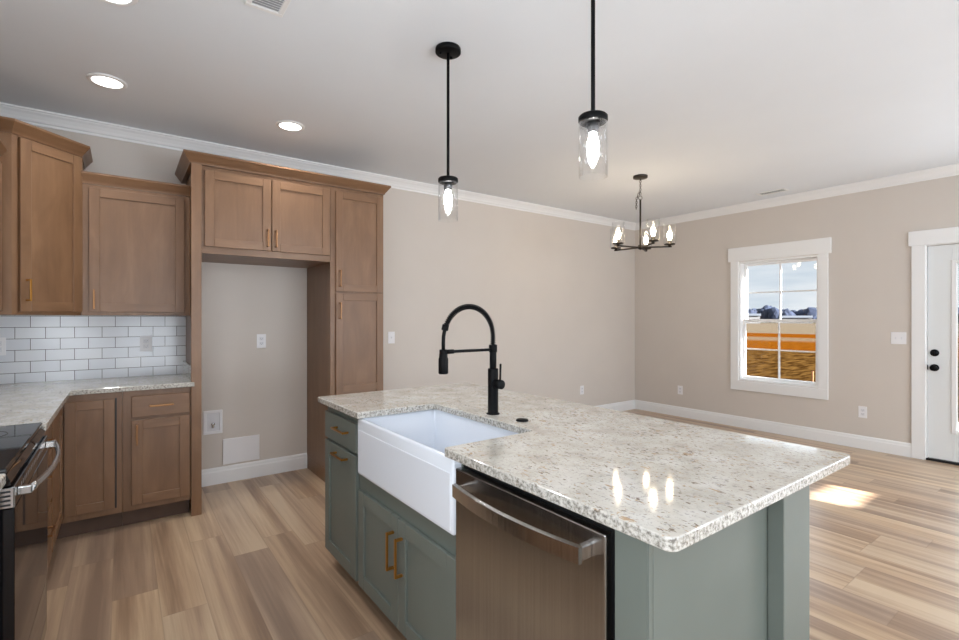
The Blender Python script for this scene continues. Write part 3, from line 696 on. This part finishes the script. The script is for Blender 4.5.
# apron sink
r = thing('farmhouse_sink', 'white fireclay farmhouse apron sink set into the granite island', 'sink', (.878, 1.745, .622))
t = B(); bmesh.ops.create_cube(t, size=1)
for v in t.verts: v.co = Vector(((v.co.x + .5) * .430, v.co.y * .812, (v.co.z + .5) * .2605))
t.faces.ensure_lookup_table(); top = max(t.faces, key=lambda f: f.calc_center_median().z)
bmesh.ops.inset_region(t, faces=[top], thickness=.026)
rr = bmesh.ops.extrude_face_region(t, geom=[top]); bmesh.ops.delete(t, geom=[top], context='FACES')
nv = [g for g in rr['geom'] if isinstance(g, bmesh.types.BMVert)]
for v in nv: v.co.z -= .225; v.co.x += .008 * (1 if v.co.x < .2 else -1); v.co.y *= .975
t.normal_update(); bmesh.ops.recalc_face_normals(t, faces=t.faces)
bmesh.ops.bevel(t, geom=t.edges[:], offset=.011, segments=4, profile=.5, affect='EDGES')
for f in t.faces: f.smooth = True
# shallow raised ledge: apron panel outlined by a fine groove
bm = B(); merge(bm, t); bd = obj('basin', bm, CERAM, r)
bm = B(); box(bm, -.0020, .004, -.391, .391, .014, .208, .0018, seg=2); obj('apron_panel', bm, CERAM, r)
bm = B(); lathe(bm, [(0, .0365), (.045, .0365), (.055, .0385), (.057, .0355), (0, .0352)], 32, Matrix.Translation((.25, 0, 0))); obj('drain', bm, CHROME, r)
# spring faucet
r = thing('kitchen_faucet', 'matte black spring-neck kitchen faucet standing behind the farmhouse sink', 'faucet', (1.345, 1.722, .914))
bm = B(); lathe(bm, [(0, 0), (.030, 0), (.030, .004), (.0235, .006), (.0235, .20), (.022, .205), (0, .205)], 32); obj('body', bm, BLACK, r)
bm = B(); cyl(bm, (0, 0, .2), (0, 0, .31), .0155); cyl(bm, (0, 0, .278), (0, 0, .312), .019); obj('riser', bm, BLACK, r)
arc = []
RA = .130; zc = .352
for i in range(6): arc.append((0, 0, .31 + (zc - .31) * i / 6))
for i in range(33):
    a = PI * i / 32 * .90; arc.append((-RA + RA * math.cos(a), 0, zc + RA * math.sin(a)))
bm = B(); tube(bm, arc, .0072, 12); e = arc[-1]
hs = [e, (e[0] - .004, 0, e[2] - .012), (-2 * RA - .003, 0, .355), (-2 * RA - .004, 0, .33), (-2 * RA - .004, 0, .29)]
tube(bm, hs, .0078, 12); obj('hose', bm, BLACK, r)
def along(pts, n):
    V = [Vector(p) for p in pts]; L = [0]
    for a, b in zip(V, V[1:]): L.append(L[-1] + (b - a).length)
    out = []; j = 0
    for i in range(n):
        s = L[-1] * i / (n - 1)
        while j < len(L) - 2 and L[j + 1] < s: j += 1
        f = (s - L[j]) / (L[j + 1] - L[j]); out.append((V[j].lerp(V[j + 1], f), (V[j + 1] - V[j]).normalized()))
    return out
turns = 46; hel = []
for i, (p, d_) in enumerate(along(arc, turns * 10)):
    s_ = Vector((0, 1, 0)); u_ = s_.cross(d_).normalized(); a = 2 * PI * i / 10
    hel.append(p + (s_ * math.cos(a) + u_ * math.sin(a)) * .0108)
bm = B(); tube(bm, hel, .0021, 6); cyl(bm, Vector(e) + Vector((.002, 0, .012)), Vector(e) + Vector((-.004, 0, -.012)), .0145); obj('spring', bm, BLACK, r)
bm = B(); xh = -2 * RA - .004
cyl(bm, (0, 0, .290), (xh + .03, 0, .290), .0065); cyl(bm, (xh + .052, 0, .290), (xh + .02, 0, .290), .0095); cyl(bm, (xh, 0, .278), (xh, 0, .300), .0165); obj('support_arm', bm, BLACK, r)
bm = B(); lathe(bm, [(0, .198), (.018, .198), (.0205, .202), (.0205, .262), (.018, .268), (.0175, .282), (.012, .29), (0, .29)], 28, Matrix.Translation((xh, 0, 0))); obj('spray_head', bm, BLACK, r)
bm = B(); cyl(bm, (0, -.02, .138), (0, -.062, .138), .0205, 28); hd = obj('handle', bm, BLACK, r)
bm = B(); cyl(bm, (0, -.050, .15), (.0, -.054, .23), .0048, 12); obj('lever', bm, BLACK, hd)
bm = B(); lathe(bm, [(0, 0), (.026, 0), (.026, .005), (.022, .008), (0, .0085)], 28)
tag(obj('air_switch_button', bm, BLACK, None, (1.352, 1.532, .914)), 'small round black button set flush in the granite behind the sink', 'button')

# ------------------------------------------------------------------ lights
def pendant(x, y, label):
    r = thing('pendant_light', label, 'lamp', (x, y, HC), 0, 'pendant lights over the island')
    bm = B(); lathe(bm, [(0, 0), (.064, 0), (.066, -.004), (.066, -.022), (.060, -.026), (0, -.026)], 36)
    for a in (.6, 2.7): cyl(bm, (.04 * math.cos(a), .04 * math.sin(a), -.024), (.04 * math.cos(a), .04 * math.sin(a), -.034), .006, 12)
    obj('canopy', bm, BLACK, r)
    bm = B(); cyl(bm, (0, 0, -.02), (0, 0, -.685), .0075, 14); obj('rod', bm, BLACK, r)
    bm = B(); lathe(bm, [(0, -.671), (.047, -.672), (.052, -.677), (.052, -.692), (.048, -.698), (.03, -.700), (0, -.700)], 36); obj('shade_cap', bm, BLACK, r)
    bm = B(); lathe(bm, [(0, -.699), (.0215, -.699), (.0225, -.713), (.0205, -.735), (0, -.735)], 24); obj('socket', bm, simple_socket, r)
    bm = B(); lathe(bm, [(.048, -.7005), (.051, -.7005), (.051, -.893), (.048, -.893)], 40, closed=True); obj('glass_shade', bm, SHADE, r)
    bm = B(); lathe(bm, [(0, -.730), (.011, -.732), (.013, -.745), (.019, -.765), (.022, -.782), (.019, -.802), (.011, -.815), (0, -.820)], 24); obj('bulb', bm, BULB, r)
    return r
simple_socket = simple('grey_socket', (.09, .09, .095), .4, metal=.6)
p1 = pendant(1.36, 2.12, 'far black rod pendant with clear glass cylinder, nearer the wall')
dup(p1, (1.36, 1.158, HC), 'near black rod pendant with clear glass cylinder, cut off by the top of the frame')

r = thing('chandelier', 'five-light dark bronze chandelier with clear glass cylinders hanging in the far corner', 'chandelier', (4.1, 2.896, HC))
bm = B(); lathe(bm, [(0, 0), (.068, 0), (.070, -.004), (.068, -.022), (.03, -.026), (0, -.026)], 32); obj('canopy', bm, BRONZE, r)
bm = B()
def link(bm, c, tilt, L=.026, w=.009):
    pts = []
    for i in range(16):
        a = 2 * PI * i / 16; x, z = w * math.cos(a), L / 2 * math.sin(a); pts.append((c[0] + x * math.cos(tilt), c[1] + x * math.sin(tilt), c[2] + z))
    tube(bm, pts, .0022, 6, closed=True)
for i in range(8): link(bm, (0, 0, -.035 - i * .020), (i % 2) * PI / 2 + .4)
Rv = Vector((math.cos(math.radians(36.39)), -math.sin(math.radians(36.39)), 0))
for i in range(9):
    q = Rv * (-.012 - .007 * min(i, 3) - .001 * i); link(bm, (q.x, q.y, -.165 - i * .019), (i % 2) * PI / 2 + .4)
obj('chain', bm, BRONZE, r)
bm = B(); tube(bm, [(.018 * math.cos(a) * Rv.x, .018 * math.cos(a) * Rv.y, -.215 + .018 * math.sin(a)) for a in [2 * PI * i / 18 for i in range(18)]], .003, 6, closed=True); obj('loop', bm, BRONZE, r)
bm = B(); cyl(bm, (0, 0, -.232), (0, 0, -.70), .009, 14); lathe(bm, [(0, -.68), (.022, -.682), (.026, -.695), (.026, -.712), (.012, -.722), (0, -.73)], 24); obj('stem', bm, BRONZE, r)
base_a = math.atan2(-math.cos(math.radians(36.39)), -math.sin(math.radians(36.39)))   # towards the camera
ra = math.atan2(Rv.y, Rv.x)
for th in (12, 84, 156, 228, 300):
    dv = Vector((math.cos(ra) * math.cos(math.radians(th)) + math.cos(base_a) * math.sin(math.radians(th)), math.sin(ra) * math.cos(math.radians(th)) + math.sin(base_a) * math.sin(math.radians(th)), 0))
    q = dv * .272
    bm = B(); tube(bm, [dv * .015 + Vector((0, 0, -.703)), q + dv * .02 + Vector((0, 0, -.703))], .006, 10, flat=(.006, .008)); a_ = obj('arm', bm, BRONZE, r)
    bm = B(); lathe(bm, [(0, -.71), (.014, -.71), (.014, -.69), (.05, -.686), (.052, -.678), (.048, -.674), (.016, -.673), (.016, -.640), (0, -.640)], 28, Matrix.Translation(q)); obj('cup', bm, BRONZE, a_)
    bm = B(); lathe(bm, [(.055, -.6735), (.058, -.6735), (.058, -.478), (.055, -.478)], 36, Matrix.Translation(q), closed=True); obj('glass_shade', bm, SHADE, a_)
    bm = B(); lathe(bm, [(0, -.642), (.011, -.64), (.013, -.628), (.021, -.608), (.0235, -.594), (.020, -.574), (.010, -.556), (0, -.55)], 20, Matrix.Translation(q)); obj('bulb', bm, BULBW, a_)

def downlight(x, y, label, first=None):
    if first is None:
        r = thing('recessed_light', label, 'light', (x, y, HC), 0, 'recessed ceiling lights')
        bm = B(); lathe(bm, [(.074, -.0005), (.098, -.0005), (.098, -.004), (.092, -.009), (.076, -.010), (.073, -.006)], 40, closed=True); obj('trim_ring', bm, WHITE, r)
        bm = B(); lathe(bm, [(0, -.0065), (.0735, -.0065), (.0735, -.001), (0, -.001)], 40); obj('lens', bm, LENS, r)
    else: r = dup(first, (x, y, HC), label)
    ld = bpy.data.lights.new('downlight_beam', 'SPOT'); ld.energy = 26; ld.spot_size = math.radians(150); ld.spot_blend = .9; ld.color = (.95, .975, 1); ld.shadow_soft_size = .07
    lo = bpy.data.objects.new('downlight_beam', ld); C.objects.link(lo); lo.location = (x, y, HC - .02)
    return r
c1 = downlight(-.073, 3.602, 'recessed ceiling light near the diagonal corner cabinet')
downlight(.98, 3.645, 'recessed ceiling light in front of the refrigerator alcove cabinets', c1)
downlight(-.043, 2.60, 'recessed ceiling light cut by the top edge above the range', c1)
downlight(-.043, 1.2, 'unseen recessed light added for brightness above the near worktop', c1)  # this and the next two are unseen, added for extra light
downlight(1.6, -.9, 'unseen recessed light added for brightness behind the island', c1)
downlight(4.2, -.9, 'unseen recessed light added for brightness in the living area', c1)

# ceiling registers
def register(x, y, lx, ly, label):
    r = thing('ceiling_vent', label, 'vent', (x, y, HC), 0, 'ceiling air registers')
    bm = B(); f = .024
    box(bm, -lx, lx, -ly, -ly + f, -.008, -.0005, .002); box(bm, -lx, lx, ly - f, ly, -.008, -.0005, .002); box(bm, -lx, -lx + f, -ly + f, ly - f, -.008, -.0005, .002); box(bm, lx - f, lx, -ly + f, ly - f, -.008, -.0005, .002)
    obj('frame', bm, WHITE, r)
    bm = B(); box(bm, -lx + f, lx - f, -ly + f, ly - f, -.0015, -.0005, 0); obj('duct_opening', bm, PLASTG2, r)
    bm = B()
    if lx > ly:
        n = int((lx - f) * 2 / .018)
        for i in range(n): box(bm, -.006, .006, -ly + f, ly - f, -.0006, .0006, 0, mtx=Matrix.Translation((-lx + f + (i + .5) * .018, 0, -.006)) @ Matrix.Rotation(.5, 4, 'Y'))
    else:
        n = int((ly - f) * 2 / .018)
        for i in range(n): box(bm, -lx + f, lx - f, -.006, .006, -.0006, .0006, 0, mtx=Matrix.Translation((0, -ly + f + (i + .5) * .018, -.006)) @ Matrix.Rotation(.5, 4, 'X'))
    obj('louvers', bm, WHITE, r)
register(.515, 2.20, .080, .15, 'white ceiling air register at the top edge above the kitchen')
register(5.78, 2.39, .07, .15, 'white ceiling air register in front of the window wall')

# ------------------------------------------------------------------ plates on the walls: face local -y
def plate(name, x, y, z, rz, label, cat, kind, w=.072, h=.118):
    r = thing(name, label, cat, (x, y, z), rz, 'wall plates')
    bm = B(); box(bm, -w / 2, w / 2, -.006, -.0003, -h / 2, h / 2, .0022, seg=2); obj('cover_plate', bm, PLAST, r)
    if kind == 'outlet':
        for s in (-1, 1):
            bm = B(); box(bm, -.017, .017, -.0075, -.0055, s * .020 - .0145, s * .020 + .0145, .003, seg=2); f = obj('receptacle', bm, PLASTG, r)
            bm = B(); box(bm, -.008, -.006, -.0079, -.0070, s * .02 - .003, s * .02 + .006, 0); box(bm, .006, .008, -.0079, -.0070, s * .02 - .003, s * .02 + .006, 0); box(bm, -.002, .002, -.0079, -.0070, s * .02 - .010, s * .02 - .006, 0); obj('slots', bm, PLASTD, f)
    else:
        for c in ([0] if kind == 'switch' else [-.023, .023]):
            bm = B(); box(bm, c - .005, c + .005, -.0064, -.0058, -.012, .012, .0002); box(bm, c - .004, c + .004, -.016, -.006, -.002, .007, .001); obj('toggle', bm, PLASTG, r)
    return r
plate('light_switch', 2.169, D, 1.152, 0, 'white single light switch on the wall just right of the pantry cabinet', 'switch', 'switch')
plate('wall_outlet', 4.98, D, .379, 0, 'white outlet low on the long beige wall behind the island', 'outlet', 'outlet')
plate('wall_outlet', .953, D, 1.151, 0, 'white outlet at mid-height inside the refrigerator alcove', 'outlet', 'outlet')
plate('wall_outlet', W, 3.705, .363, -PI / 2, 'white outlet low on the window wall left of the window near the corner', 'outlet', 'outlet')
plate('wall_outlet', W, 1.675, .378, -PI / 2, 'white outlet low on the window wall between window and door', 'outlet', 'outlet')
plate('light_switch', W, 1.388, 1.150, -PI / 2, 'white double light switch beside the glazed door', 'switch', 'double', w=.118)
plate('wall_outlet', .142, D - .0092, 1.155, 0, 'white outlet on the subway tile near the alcove end panel', 'outlet', 'outlet', w=.075)
plate('wall_outlet', -.655, D - .0092, 1.16, 0, 'white outlet on the subway tile at the left edge', 'outlet', 'outlet')
# ice maker valve box and access plate in the alcove
r = thing('ice_maker_valve_box', 'white recessed ice maker valve box low on the alcove wall', 'valve box', (.588, D, .505))
bm = B(); f = .022; a = .068; b_ = .095
box(bm, -a, a, -.010, -.0003, -b_, -b_ + f, .002); box(bm, -a, a, -.010, -.0003, b_ - f, b_, .002); box(bm, -a, -a + f, -.010, -.0003, -b_ + f, b_ - f, .002); box(bm, a - f, a, -.010, -.0003, -b_ + f, b_ - f, .002); obj('frame', bm, PLAST, r)
bm = B(); box(bm, -a + f, a - f, -.0025, -.0004, -b_ + f, b_ - f, 0); obj('inner_box', bm, PLASTG, r)
bm = B(); cyl(bm, (0, -.004, -.045), (0, -.004, -.005), .010, 14); cyl(bm, (-.014, -.004, -.016), (.014, -.004, -.016), .007, 12); lathe(bm, [(0, 0), (.012, 0), (.012, .006), (0, .006)], 16, Matrix.Translation((0, -.009, -.016)) @ Matrix.Rotation(PI / 2, 4, 'X')); obj('valve', bm, CHROME, r)
bm = B(); box(bm, -.139, .139, -.010, -.0003, -.104, .104, .003, seg=2)
tag(obj('access_panel', bm, PLAST, None, (.798, D, .252)), 'blank white access panel just above the alcove baseboard', 'panel')
